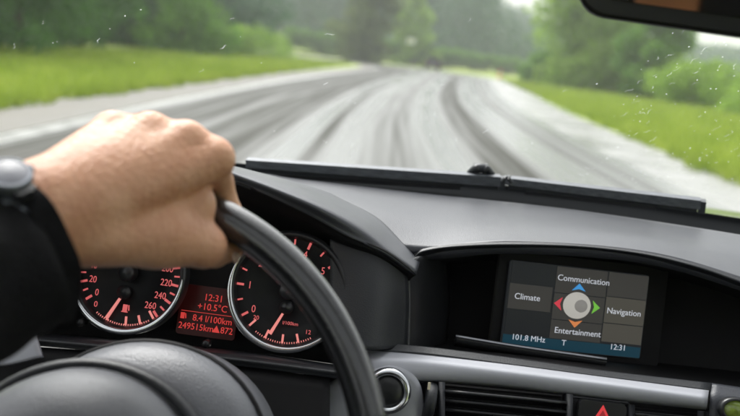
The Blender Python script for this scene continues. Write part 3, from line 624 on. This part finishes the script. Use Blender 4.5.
def dial(name, px_, py_, d, r0, nums, angs, a_start, a_end, gauge_marks, needle_from, needle_to, nsize, label=None):
    Mx = frame(P(px_, py_, d), -(px_ - 370) / F * 57 * .6, 15)
    face = lathe(name, Mx, [(0, 0), (r0 * .62, 0.0), (r0 * .63, .0015), (r0 * .93, .0015)], M_face, dash, seg=72)
    lathe('dial_ring', Mx, [(r0 * .90, .0016), (r0 * .93, .006), (r0 * .975, .010), (r0 * 1.03, .004), (r0 * 1.05, -.002)], M_satin, face, seg=72)
    # sickle-shaped metal bezel: thick at the bottom, pointed at both ends
    seg = 72; verts, faces = [], []
    for i in range(seg + 1):
        f = i / seg; a = R(a_start + (a_end - a_start) * f); wd = max(.03, math.sin(math.pi * f) ** .55) * r0 * .055; rc = r0 * 1.0
        for k in range(6):
            b = math.pi * k / 5; verts.append(Mx @ V_(((rc + wd * math.cos(b)) * math.cos(a), (rc + wd * math.cos(b)) * math.sin(a), .010 + .55 * wd * math.sin(b))))
    for i in range(seg):
        for k in range(5): q = i * 6 + k; faces.append((q, q + 1, q + 7, q + 6))
    add_mesh('bezel', verts, faces, M_chrome, face)
    for s, a in zip(nums, angs):
        text('numeral', s, Mx @ Matrix.Translation((math.cos(R(a)) * r0 * .68, math.sin(R(a)) * r0 * .68, .0022)), nsize, M_pink, face, sx=.85)
    it = []
    a0, a1 = angs[0], angs[-1]; n = (len(nums) - 1) * 2
    for i in range(n + 1):
        a = a0 + (a1 - a0) * i / n; ln = r0 * (.13 if i % 2 == 0 else .09); wd = r0 * (.04 if i % 2 == 0 else .028)
        it.append((math.cos(R(a)) * r0 * .85, math.sin(R(a)) * r0 * .85, ln, wd, a, .0016, .0026))
    kind(add_bm('tick_marks', boxes(Mx, it), M_pink, face), 'stuff')
    it = []
    for i, a in enumerate(gauge_marks):
        it.append((math.cos(R(a)) * r0 * .82, math.sin(R(a)) * r0 * .82, r0 * .15, r0 * .035, a, .0016, .0026))
    for i in range(25):
        a = 238 + 64 * i / 24; it.append((math.cos(R(a)) * r0 * .9, math.sin(R(a)) * r0 * .9, r0 * .05, r0 * .012, a, .0016, .0024))
    kind(add_bm('small_gauge_marks', boxes(Mx, it), M_needle, face), 'stuff')
    lathe('hub_cap', Mx, [(r0 * .15, .002), (r0 * .15, .010), (r0 * .12, .013), (0, .0135)], M_satin, face, seg=32)
    x0, y0 = needle_from; x1, y1 = needle_to; a = math.degrees(math.atan2(y1 - y0, x1 - x0)); L_ = math.hypot(x1 - x0, y1 - y0)
    bm = bmesh.new(); c_, s_ = math.cos(R(a)), math.sin(R(a)); pts = [(0, -.016), (L_, -.028), (L_, .028), (0, .016)]
    bm.free(); bm = prism_bm(Mx, [((x0 + x * c_ - y * s_) * r0, (y0 + x * s_ + y * c_) * r0) for x, y in pts], .004, .006); add_bm('needle', bm, M_needle, face)
    lathe('small_hub', Mx @ Matrix.Translation((x0 * r0, y0 * r0 + r0 * .02, 0)), [(r0 * .12, .002), (r0 * .12, .006), (0, .0075)], M_satin, face, seg=24)
    return face, Mx
r_sp = 58 / F * .80
angs = [218 - 20.4 * i for i in range(14)]
sp, Msp = dial('speedometer', 131, 273, .80, r_sp, [str(20 * i) for i in range(14)], angs, 178, 362, [252, 275, 292, 308], (-.03, -.36), (-.26, -.82), .0088)
text('fuel_zero', '0', Msp @ Matrix.Translation((-.52 * r_sp, -.62 * r_sp, .0022)), .0075, M_pink, sp)
def fuel_icon(M0, par, s=1.0):
    bm = boxes(M0, [(0, 0, .0042 * s, .006 * s, 0, .002, .0028), (0, -.0036 * s, .0058 * s, .0010 * s, 0, .002, .0028), (.0036 * s, .0004 * s, .0009 * s, .005 * s, 8, .002, .0028)])
    return add_bm('fuel_symbol', bm, M_pink, par)
fuel_icon(Msp @ Matrix.Translation((.02 * r_sp, -.60 * r_sp, 0)), sp)
r_tc = 58 / F * .80
angs2 = [214 - 35.5 * i for i in range(8)]
tc_, Mtc = dial('tachometer', 289, 291, .80, r_tc, [str(i) for i in range(8)], angs2, 150, 335, [228, 250, 270, 288], (.0, -.30), (-.22, -.76), .0095)
text('consumption_text', 'l/100km', Mtc @ Matrix.Translation((.10 * r_tc, -.55 * r_tc, .0022)), .0045, M_pink, tc_)
text('consumption_text', '20', Mtc @ Matrix.Translation((-.50 * r_tc, -.52 * r_tc, .0022)), .0055, M_pink, tc_)
text('consumption_text', '12', Mtc @ Matrix.Translation((.42 * r_tc, -.66 * r_tc, .0022)), .0055, M_pink, tc_)
# trip display between the dials
def trip():
    Mx = frame(P(208, 312, .808), 5, 15); s = .808 / F
    d = add_bm('trip_display', prism_bm(Mx, rrect(60 * s, 50 * s, .003), -.002, .0), M_lcd, dash)
    def ln(t_, x, y, size, al='CENTER'): return text('readout', t_, Mx @ Matrix.Translation((x * s, y * s, .0006)), size * s, M_red, d, align=al, sx=.95)
    ln('12:31', 4, 14, 9.5); ln('+10.5°C', 4, 4.5, 9.5); ln('8.4 l/100km', 26, -7.5, 9.0, 'RIGHT'); ln('249515km', -28, -16.5, 9.0, 'LEFT'); ln('▲872', 28, -16.5, 9.0, 'RIGHT')
    bm = boxes(Mx @ Matrix.Translation((-25 * s, -6.5 * s, 0)), [(0, 0, 4 * s, 6 * s, 0, .0003, .0008), (3.2 * s, 0, 1 * s, 5 * s, 8, .0003, .0008)]); add_bm('fuel_symbol', bm, M_red, d)
    add_bm('readout_line', boxes(Mx, [(0, -1.5 * s, 54 * s, .5 * s, 0, .0003, .0007)]), M_red, d)
trip()
for q in ((84, 322), (208, 343)):
    Mx = frame(P(*q, .80), 0, 15); lathe('trip_knob', Mx, [(.0035, 0), (.0035, .012), (.0025, .014), (0, .014)], M_satin, dash, seg=20)
# ledge under the dials
loft('cluster_ledge', [[(10, 331, .80), (120, 339, .80), (240, 351, .80), (345, 366, .80)], [(8, 335, .74), (120, 345, .74), (240, 357, .74), (348, 371, .74)], [(6, 343, .735), (120, 353, .735), (240, 366, .735), (350, 380, .735)]], M_dashlow, dash, nu=40, thick=.004)
loft('ledge_bead', [[(8, 334, .742), (120, 343.5, .742), (240, 355.5, .742), (348, 370, .742)], [(8, 336.5, .738), (120, 346, .738), (240, 358, .738), (348, 372.5, .738)]], M_satin, dash, nu=40, thick=.002)
loft('knee_panel', [[(-60, 340, .735), (120, 353, .738), (240, 366, .738), (330, 378, .738)], [(-60, 460, .70), (120, 470, .70), (240, 480, .70), (330, 490, .70)]], M_black, dash, nu=30, thick=.004)
# silver trim right of the wheel
loft('trim_upper', [[(352, 341, .80), (420, 346, .80), (500, 356, .80), (600, 370, .795), (712, 383, .785)], [(352, 348, .79), (420, 353, .79), (500, 363, .79), (600, 376, .785), (710, 390, .775)]], M_dashlow, dash, nu=40, thick=.004)
loft('silver_trim', [
    [(350, 348.5, .792), (420, 353.5, .792), (500, 363.5, .79), (600, 376.5, .785), (709, 390.5, .775)],
    [(350, 360, .778), (420, 363, .778), (500, 372, .778), (600, 384, .773), (708, 398, .763)],
    [(350, 378, .775), (420, 379, .775), (500, 384, .778), (600, 396, .773), (707, 407, .763)],
    [(350, 384, .79), (420, 382, .79), (500, 387, .79), (600, 399, .785), (706, 410, .775)]], M_trim, dash, nu=60, thick=.004)
loft('trim_end', [[(711, 383, .785), (800, 396, .78)], [(710, 400, .77), (800, 414, .765)], [(709, 440, .765), (800, 450, .76)]], M_dash, dash, nu=12, thick=.004)
Mg = frame(P(733, 409, .760), 0, 14)
kn = lathe('side_knob', Mg, [(.0125, 0), (.0125, .006), (.0105, .0085), (.0095, .0075)], M_satin, dash, seg=32, sx=1.15, sy=.85)
lathe('knob_centre', Mg, [(.0095, .0055), (.006, .0085), (0, .0095)], mat('green_mottle', (.22, .30, .05), .15, var=.5, vscale=120, coat=.6), kn, seg=32, sx=1.15, sy=.85)  # mottled green domed centre inside the ring
loft('lower_panel', [[(300, 372, .81), (500, 378, .81), (880, 425, .80)], [(300, 470, .80), (500, 470, .80), (880, 500, .79)]], M_black, dash, nu=12, thick=.004)
# pod with the start button
loft('button_pod', [[(356, 376, .772), (392, 366, .772), (420, 384, .772), (425, 440, .772)], [(352, 440, .765), (380, 430, .765), (400, 430, .765), (423, 442, .768)]], M_trim, dash, nu=30, thick=.01)
Mb = frame(P(388, 391, .760), 0, 14); pb = lathe('start_button', Mb, [(0, .0035), (.006, .0032), (.0115, .002), (.0125, .0015), (.0135, .0005)], M_satin, dash, seg=40)
lathe('button_ring', Mb, [(.0130, .0), (.0140, .0045), (.0165, .0065), (.0192, .005), (.0205, -.001)], M_chrome, pb, seg=48)

loft('lower_trim_left', [[(318, 396, .775), (334, 380, .772), (356, 376, .77)], [(308, 440, .76), (330, 440, .76), (358, 440, .76)]], M_trim, dash, nu=14, thick=.01)
loft('lower_trim_far_left', [[(-60, 348, .72), (0, 345, .72), (34, 333, .72)], [(-60, 368, .715), (0, 366, .715), (42, 357, .715)]], M_trim, dash, nu=14, thick=.004)
# air vents
def vent(name, x0, x1, yoff0, nsl, wheel):
    yt = lambda x: 385 + (x - 441) * 12.0 / 128
    v = pxprism(name, [(x0, yt(x0) + yoff0, .80), (x1, yt(x1) + yoff0, .80), (x1, yt(x1) + 80, .79), (x0, yt(x0) + 80, .79)], .8, .01, M_black, dash)
    for k in range(nsl):
        yy = yoff0 + 5 + k * 9.2
        loft('slat', [[(x0 + 2, yt(x0) + yy - 2.2, .792), (x1 - 2, yt(x1) + yy - 2.2, .792)], [(x0 + 2, yt(x0) + yy - .4, .770), (x1 - 2, yt(x1) + yy - .4, .770)], [(x0 + 2, yt(x0) + yy + 2.2, .769), (x1 - 2, yt(x1) + yy + 2.2, .769)]], M_satin, v, nu=6, thick=.0015, linear=True)
    for xa, xb in ((x0 - 4, x0 + 2), (x1 - 2, x1 + 4)):
        loft('vent_frame', [[(xa, yt(xa) + yoff0 - 3, .772), (xb, yt(xb) + yoff0 - 3, .772)], [(xa, yt(xa) + 80, .76), (xb, yt(xb) + 80, .76)]], M_dashlow, v, nu=3, thick=.02, linear=True)
    if wheel:
        Mw = Matrix.Translation(P(429, 402, .775)) @ Matrix.Rotation(R(6), 4, 'Y') @ Matrix.Rotation(R(90), 4, 'Y')
        tw = lathe('vent_wheel', Mw, [(0, -.0045), (.016, -.0045), (.0172, -.0035), (.0172, .0035), (.016, .0045), (0, .0045)], M_dashlow, v, seg=36)
        it = []
        Mq = frame(P(429, 386, .7565), 0, 14); add_bm('wheel_mark', boxes(Mq, [(0, 0, .0022, .006, 0, 0, .002)]), mat('cream_mark', (.75, .68, .5), .4), v)
vent('air_vent', 443, 569, 0, 5, True)
vent('air_vent', 633, 708, 5, 4, False)
# hazard button
pxprism('hazard_surround', [(572, 398.5, .783), (630, 404, .783), (630, 450, .775), (572, 450, .775)], .78, .02, M_dashlow, dash, bevel=.002)
Mh = frame(P(602, 411, .768), 0, 14)
hb = add_bm('hazard_button', prism_bm(Mh, rrect(.042, .020, .005, 5, 0, -.002), -.008, .002), M_satin, dash, bevel=.001)
for s0, s1, m_, z in ((.0075, 0, em('hazard_red', (.85, .06, .07), .75), .0024),):
    bm = prism_bm(Mh, [(-.0065, -.006), (.0065, -.006), (0, .0055)], .002, .003); add_bm('warning_triangle', bm, m_, hb)
bm = prism_bm(Mh, [(-.0032, -.0044), (.0032, -.0044), (0, .0012)], .003, .0033); add_bm('warning_triangle', bm, em('hazard_inner', (.45, .03, .04), .6), hb)

# ------------------------------------------------------------------ information screen
def infoscreen():
    s = .90 / F; Mx = frame(P(576, 310, .90), -8, 10, -2.2)
    Mx = Mx @ Matrix.Diagonal((1, .92, 1, 1))
    scr = add_bm('information_screen', prism_bm(Mx, rrect(146 * s, 92 * s, .003), -.004, 0), M_scr, dash)
    add_bm('screen_frame', prism_bm(Mx, rrect(178 * s, 112 * s, .006, 4, 6 * s, 0), -.012, -.0045), M_black, scr)
    def tile(cx, cy, w_, h_, m): return add_bm('menu_tile', prism_bm(Mx, rrect(w_ * s, h_ * s, 0, 4, cx * s, cy * s), .0002, .0009), m, scr)
    tile(-49, 34, 44, 22, M_scr); tile(-49, 8, 44, 27, M_tile); tile(-49, -19, 44, 25, M_scr)
    tile(2, 31, 53, 28, M_tile); tile(2, 2, 53, 28, M_tile); tile(2, -23, 53, 20, M_tile)
    tile(51, 32, 42, 26, M_tile); tile(51, 4, 42, 28, M_tile2); tile(51, -21, 42, 20, M_tile2)
    add_bm('status_bar', prism_bm(Mx, rrect(144 * s, 11.5 * s, 0, 4, 0, -39.5 * s), .0002, .0009), M_bar, scr)
    def tx(t_, x, y, size): return text('menu_text', t_, Mx @ Matrix.Translation((x * s, y * s, .0012)), size * s, M_stext, scr, sx=.92)
    tx('Communication', 4, 33, 9.2); tx('Climate', -52, 8, 9.2); tx('Navigation', 50, 3, 9.2); tx('Entertainment', 4, -24, 9.2)
    tx('101.8 MHz', -46, -36, 8.6); tx('T', -9, -37, 8.6); tx('12:31', 48, -36, 8.6)
    lathe('menu_knob', Mx @ Matrix.Translation((0, 5 * s, 0)), [(0, .0042), (7 * s, .004), (11 * s, .003), (14.5 * s, .001)], em('knob_silver', (.62, .60, .55), .7), scr, seg=40)
    lathe('knob_core', Mx @ Matrix.Translation((3 * s, 5 * s, .0035)), [(0, .002), (4 * s, .0018), (7 * s, .0004)], em('knob_grey', (.30, .29, .27), .7), scr, seg=30)
    for nm, col, a in (('arrow', (.05, .33, .75), 90), ('arrow', (.72, .05, .08), 180), ('arrow', (.18, .55, .06), 0), ('arrow', (.75, .25, .08), 270)):
        Ma = Mx @ Matrix.Translation((0, 5 * s, .001)) @ Matrix.Rotation(R(a), 4, 'Z')
        add_bm(nm, prism_bm(Ma, [(16 * s, -7 * s), (24 * s, 0), (16 * s, 7 * s), (18 * s, 0)], 0, .001), em('arrow_colour', col, .8), scr)
    for px0, px1, w_ in ((-76, 22, 1.8),):
        pass
infoscreen()
# disc slot under the screen
loft('disc_slot', [[(456, 334.5, .86), (520, 345, .86), (607, 357, .86)], [(456, 338.5, .855), (520, 349, .855), (607, 362, .855)]], M_satin, dash, nu=16, thick=.01)
loft('slot_lip', [[(456, 335, .854), (520, 345.6, .854), (607, 358, .854)], [(456, 336.6, .853), (520, 347.2, .853), (607, 359.6, .853)]], M_trim, dash, nu=16, thick=.001)

# ------------------------------------------------------------------ steering wheel
WC = P(68, 480, .54); Wn = (-_f * math.cos(R(15)) + _u * math.sin(R(15))).normalized(); Wr = _r.copy(); Wu = Wn.cross(Wr).normalized()
MW = Matrix(((Wr.x, Wu.x, Wn.x, WC.x), (Wr.y, Wu.y, Wn.y, WC.y), (Wr.z, Wu.z, Wn.z, WC.z), (0, 0, 0, 1)))
sw = thing('steering_wheel', 'black leather steering wheel gripped by the hand', 'steering wheel', WC)
RW = .19
def rim():
    nu, nv = 160, 24; v, f = [], []
    for i in range(nu):
        a = 2 * math.pi * i / nu; grip = .0008 * math.exp(-((math.degrees(a) - 50) / 14) ** 2)
        for j in range(nv):
            b = 2 * math.pi * j / nv; rr = .0118 + grip; v.append(MW @ V_(((RW + rr * math.cos(b)) * math.cos(a), (RW + rr * math.cos(b)) * math.sin(a), rr * 1.08 * math.sin(b))))
    for i in range(nu):
        for j in range(nv): f.append((i * nv + j, ((i + 1) % nu) * nv + j, ((i + 1) % nu) * nv + (j + 1) % nv, i * nv + (j + 1) % nv))
    rm = add_mesh('rim', v, f, M_leather, sw)
    # inner seam stitched round the rim
    pts = []; v2, f2 = [], []
    for i in range(nu):
        a = 2 * math.pi * i / nu
        for j in range(6):
            b = 2 * math.pi * j / 6; rc = RW - .0118 * math.cos(.35); v2.append(MW @ V_(((rc + .0009 * math.cos(b)) * math.cos(a), (rc + .0009 * math.cos(b)) * math.sin(a), .006 + .0009 * math.sin(b))))
    for i in range(nu):
        for j in range(6): f2.append((i * 6 + j, ((i + 1) % nu) * 6 + j, ((i + 1) % nu) * 6 + (j + 1) % 6, i * 6 + (j + 1) % 6))
    add_mesh('seam', v2, f2, M_black, rm)
    # groove band where the spoke insert meets the rim (seen at the lower right)
    for a_deg in (11, 169):
        a = R(a_deg); vv, ff = [], []
        for i in range(2):
            aa = a + (i - .5) * .010
            for j in range(24):
                b = 2 * math.pi * j / 24; rr = .0126; vv.append(MW @ V_(((RW + rr * math.cos(b)) * math.cos(aa), (RW + rr * math.cos(b)) * math.sin(aa), rr * 1.08 * math.sin(b))))
        for j in range(24): ff.append((j, (j + 1) % 24, 24 + (j + 1) % 24, 24 + j))
        add_mesh('rim_band', vv, ff, M_satin, rm)
rim()
# airbag pad (domed) and its surround
lathe('airbag_pad', MW, [(0, .044), (.02, .043), (.036, .040), (.049, .033), (.059, .023), (.066, .009), (.069, -.006), (.069, -.02)], M_pad, sw, seg=64, sx=1.12)
lathe('hub_surround', MW, [(.0695, -.008), (.0725, -.006), (.076, -.012), (.077, -.02), (.076, -.04)], M_dashlow, sw, seg=64, sx=1.15)
for a_deg in (0, 180, 270):
    a = R(a_deg); pts = [MW @ V_((math.cos(a) * q, math.sin(a) * q, z)) for q, z in ((.07, .006), (.12, .0), (RW - .005, 0))]
    tube('spoke', pts, [.026, .018, .014], M_dashlow, sw, seg=14, n=12, flat=.45, up=Wn)
col_M = MW @ Matrix.Translation((.018, .012, -.10))
cc = lathe('column_cover', col_M, [(0, .04), (.05, .038), (.072, .028), (.084, .008), (.088, -.05)], M_pad, dash, seg=56, sx=1.12)
lathe('cover_seam', col_M, [(.0835, .0095), (.0855, .009), (.0860, .0065), (.084, .006)], M_black, cc, seg=56, sx=1.123)

# ------------------------------------------------------------------ driver: hand and arm
person = thing('person', 'driver reaching in from the left in a black sleeve, fist on the wheel rim', 'person', P(-250, 700, .3))
def A(x, y, d): v = P(x, y, d); return (v.x, v.y, v.z)
def pr(px_, d): return px_ / F * d
hand = [
  (.009, [  # back of the hand: four metacarpals, wrist, forearm
    (A(44, 190, .495), A(112, 131, .548), .0170, .0118),
    (A(46, 200, .492), A(150, 133, .548), .0175, .0128),
    (A(50, 210, .492), A(186, 142, .550), .0180, .0130),
    (A(54, 222, .495), A(214, 159, .553), .0185, .0132),
    (A(40, 213, .500), A(-120, 292, .420), .0270, .0360),
    (A(40, 213, .500), A(95, 205, .520), .0270, .0230),
    (A(-120, 292, .420), A(-330, 420, .34), .036, .043)]),
  (.010, [  # thenar mass and web towards the rim
    (A(64, 232, .503), A(160, 236, .540), .0210, .0185),
    (A(95, 205, .525), A(188, 205, .562), .0230, .0180),
    (A(160, 236, .540), A(204, 246, .560), .0185, .0140)]),
  (.004, [(A(204, 246, .560), A(214, 251, .585), .0130, .0108), (A(214, 251, .585), A(206, 238, .606), .0105, .0088)]),   # thumb closing under the rim
  (.004, [(A(212, 159, .553), A(218, 182, .592), .0120, .0100), (A(218, 182, .592), A(229, 214, .604), .0098, .0090), (A(229, 214, .604), A(232, 250, .590), .0088, .0076)]),   # index
  (.004, [(A(186, 142, .550), A(195, 154, .597), .0125, .0104), (A(195, 154, .597), A(206, 192, .615), .0100, .0092), (A(206, 192, .615), A(212, 222, .604), .0090, .0078)]),
  (.004, [(A(150, 133, .548), A(160, 142, .595), .0122, .0102), (A(160, 142, .595), A(170, 180, .614), .0098, .0090), (A(170, 180, .614), A(178, 212, .604), .0088, .0076)]),
  (.004, [(A(112, 131, .548), A(124, 140, .587), .0112, .0092), (A(124, 140, .587), A(132, 172, .604), .0088, .0080), (A(132, 172, .604), A(142, 200, .598), .0078, .0068)]),
  (.006, [(A(112, 131, .554), A(150, 132, .556), .0105, .0110), (A(150, 134, .556), A(184, 142, .557), .0110, .0115), (A(184, 142, .557), A(212, 156, .558), .0115, .0120)]),  # knuckle row
]
HV, HF = blend_mesh(hand, .0015, .005)
# tendons: gentle ridges along the metacarpals
add_mesh('body', HV, HF, M_skin, person)
def skin_detail():
    t = M_skin.node_tree; L = t.links.new; N = t.nodes.new; b = t.nodes['Principled BSDF']; old = b.inputs['Normal'].links[0].from_node
    tc = N('ShaderNodeTexCoord'); vo = N('ShaderNodeTexVoronoi'); vo.feature = 'DISTANCE_TO_EDGE'; vo.inputs['Scale'].default_value = 750; L(tc.outputs['Object'], vo.inputs['Vector'])
    b1 = N('ShaderNodeBump'); b1.inputs['Strength'].default_value = .35; b1.inputs['Distance'].default_value = .0006; L(vo.outputs['Distance'], b1.inputs['Height']); L(old.outputs[0], b1.inputs['Normal'])
    mp = N('ShaderNodeMapping'); mp.inputs['Rotation'].default_value = (0, .5, 0); mp.inputs['Scale'].default_value = (160, 40, 25); L(tc.outputs['Object'], mp.inputs[0])
    n = N('ShaderNodeTexNoise'); n.inputs['Scale'].default_value = 1; n.inputs['Detail'].default_value = 4; n.inputs['Distortion'].default_value = .8; L(mp.outputs[0], n.inputs['Vector'])
    b2 = N('ShaderNodeBump'); b2.inputs['Strength'].default_value = .4; b2.inputs['Distance'].default_value = .0013; L(n.outputs['Fac'], b2.inputs['Height']); L(b1.outputs[0], b2.inputs['Normal']); L(b2.outputs[0], b.inputs['Normal'])
skin_detail()
pn = P(236, 256, .5845)
lathe('fingernail', Matrix.Translation(pn) @ Matrix(((_r.x, _u.x, -_f.x, 0), (_r.y, _u.y, -_f.y, 0), (_r.z, _u.z, -_f.z, 0), (0, 0, 0, 1))) @ Matrix.Rotation(R(50), 4, 'Y'), [(.0035, 0), (.0025, .0008), (0, .0011)], M_nail, person, seg=20, sy=1.5)
# sleeve
def sleeve():
    pts = [P(32, 244, .492), P(14, 252, .485), P(-26, 270, .465), P(-120, 310, .42), P(-330, 430, .345), P(-420, 560, .28), P(-330, 800, .20)]
    rad = [.0465, .0480, .0490, .052, .058, .062, .068]; n = 90; seg = 48; c = catmull(pts, n); v, f = [], []; ph = 0
    for i, q in enumerate(c):
        t = (c[min(i + 1, n - 1)] - c[max(i - 1, 0)]).normalized()
        if i < 5: t = (P(32, 244, .492) - P(-26, 270, .465)).normalized() * -1
        s = t.cross(_f).normalized(); u_ = s.cross(t).normalized(); k = i / (n - 1) * (len(rad) - 1); a_ = min(int(k), len(rad) - 2); r_ = rad[a_] + (rad[a_ + 1] - rad[a_]) * (k - a_)
        for j in range(seg):
            b = 2 * math.pi * j / seg; wr = .0016 * math.sin(3 * b + i * .22) + .0022 * noise.noise(V_((math.cos(b) * 2, math.sin(b) * 2, i * .13)))
            fl = 0.85
            v.append(q + s * math.cos(b) * (r_ + wr) + u_ * math.sin(b) * (r_ + wr) * fl)
    for i in range(n - 1):
        for j in range(seg): f.append((i * seg + j, i * seg + (j + 1) % seg, (i + 1) * seg + (j + 1) % seg, (i + 1) * seg + j))
    # turned-in cuff
    b0 = len(v); 
    t = (P(32, 244, .492) - P(-26, 270, .465)).normalized(); s = (-t).cross(_f).normalized(); u_ = s.cross(-t).normalized()
    for kk, (dr, dz) in enumerate(((-.004, .001), (-.009, -.004), (-.010, -.03))):
        for j in range(seg): b = 2 * math.pi * j / seg; r_ = .0465 + dr; v.append(c[0] + t * dz + s * math.cos(b) * r_ + u_ * math.sin(b) * r_ * .85)
    for j in range(seg): f.append((j, b0 + j, b0 + (j + 1) % seg, (j + 1) % seg))
    for kk in range(2):
        for j in range(seg): a = b0 + kk * seg + j; e = b0 + kk * seg + (j + 1) % seg; f.append((a, a + seg, e + seg, e))
    f.append(tuple((n - 1) * seg + j for j in range(seg)))
    add_mesh('sleeve', v, f, M_knit, person)
sleeve()
# wristwatch
def watch():
    axis = (P(44, 205, .497) - P(0, 226, .477)).normalized(); c = P(9, 228, .483)
    t = thing('wristwatch', 'silvery wristwatch half under the black cuff', 'watch', c)
    s = axis.cross(_f).normalized(); u_ = s.cross(axis).normalized()   # s: in the picture across the arm, u_: towards/away
    if s.dot(_u) < 0: s = -s
    if u_.dot(_f) > 0: u_ = -u_
    ms = mat('watch_steel', (.17, .185, .21), .4, metal=.7, var=.15, vscale=300); mb = M_satin
    n = 26
    for k in range(n):     # links of the bracelet
        a = 2 * math.pi * k / n; q = c + s * math.cos(a) * .0345 + u_ * math.sin(a) * .0315; nrm = (s * math.cos(a) + u_ * math.sin(a)).normalized(); tg = axis.cross(nrm).normalized()
        M0 = Matrix(((axis.x, tg.x, nrm.x, q.x), (axis.y, tg.y, nrm.y, q.y), (axis.z, tg.z, nrm.z, q.z), (0, 0, 0, 1)))
        if k == 0: base = None
        add_bm('link', prism_bm(M0, rrect(.020, .0074, .0015, 2), -.0018, .0018), ms, t, bevel=.0006)
    a = R(64); nrm = (s * math.cos(a) + u_ * math.sin(a)).normalized(); tg = axis.cross(nrm).normalized(); q = c + nrm * .036
    M0 = Matrix(((axis.x, tg.x, nrm.x, q.x), (axis.y, tg.y, nrm.y, q.y), (axis.z, tg.z, nrm.z, q.z), (0, 0, 0, 1)))
    M0 = M0 @ Matrix.Diagonal((.8, .8, 1, 1)); case = lathe('case', M0, [(0, -.003), (.0142, -.003), (.0150, 0), (.0150, .004), (.0137, .006), (.0125, .0055)], ms, t, seg=48)
    lathe('watch_glass', M0, [(.0125, .0053), (.008, .0058), (0, .006)], mat('watch_face', (.06, .065, .09), .35, coat=.2, var=.3, vscale=60), case, seg=36)
    add_bm('crown', prism_bm(M0 @ Matrix.Translation((.0160, 0, .001)), rrect(.004, .005, .001), -.002, .002), mb, case)
    add_bm('lug', prism_bm(M0, rrect(.014, .038, .003), -.003, .003), mb, t, bevel=.001)
watch()

# ------------------------------------------------------------------ rain haze
M_haze = bpy.data.materials.new('rain_haze'); M_haze.use_nodes = True; _t = M_haze.node_tree; _t.nodes.remove(_t.nodes['Principled BSDF'])
_pv = _t.nodes.new('ShaderNodeVolumePrincipled'); _pv.inputs['Color'].default_value = (.93, .95, .96, 1); _pv.inputs['Density'].default_value = .0012; _pv.inputs['Anisotropy'].default_value = .3
_t.links.new(_pv.outputs[0], _t.nodes['Material Output'].inputs['Volume'])
bm = bmesh.new(); bmesh.ops.create_cube(bm, size=1)
for v in bm.verts: v.co = Vector((v.co.x * 1840, v.co.y * 1740 + 250, (v.co.z + .5) * 46 - 1.5))
kind(add_bm('haze', bm, M_haze), 'stuff')
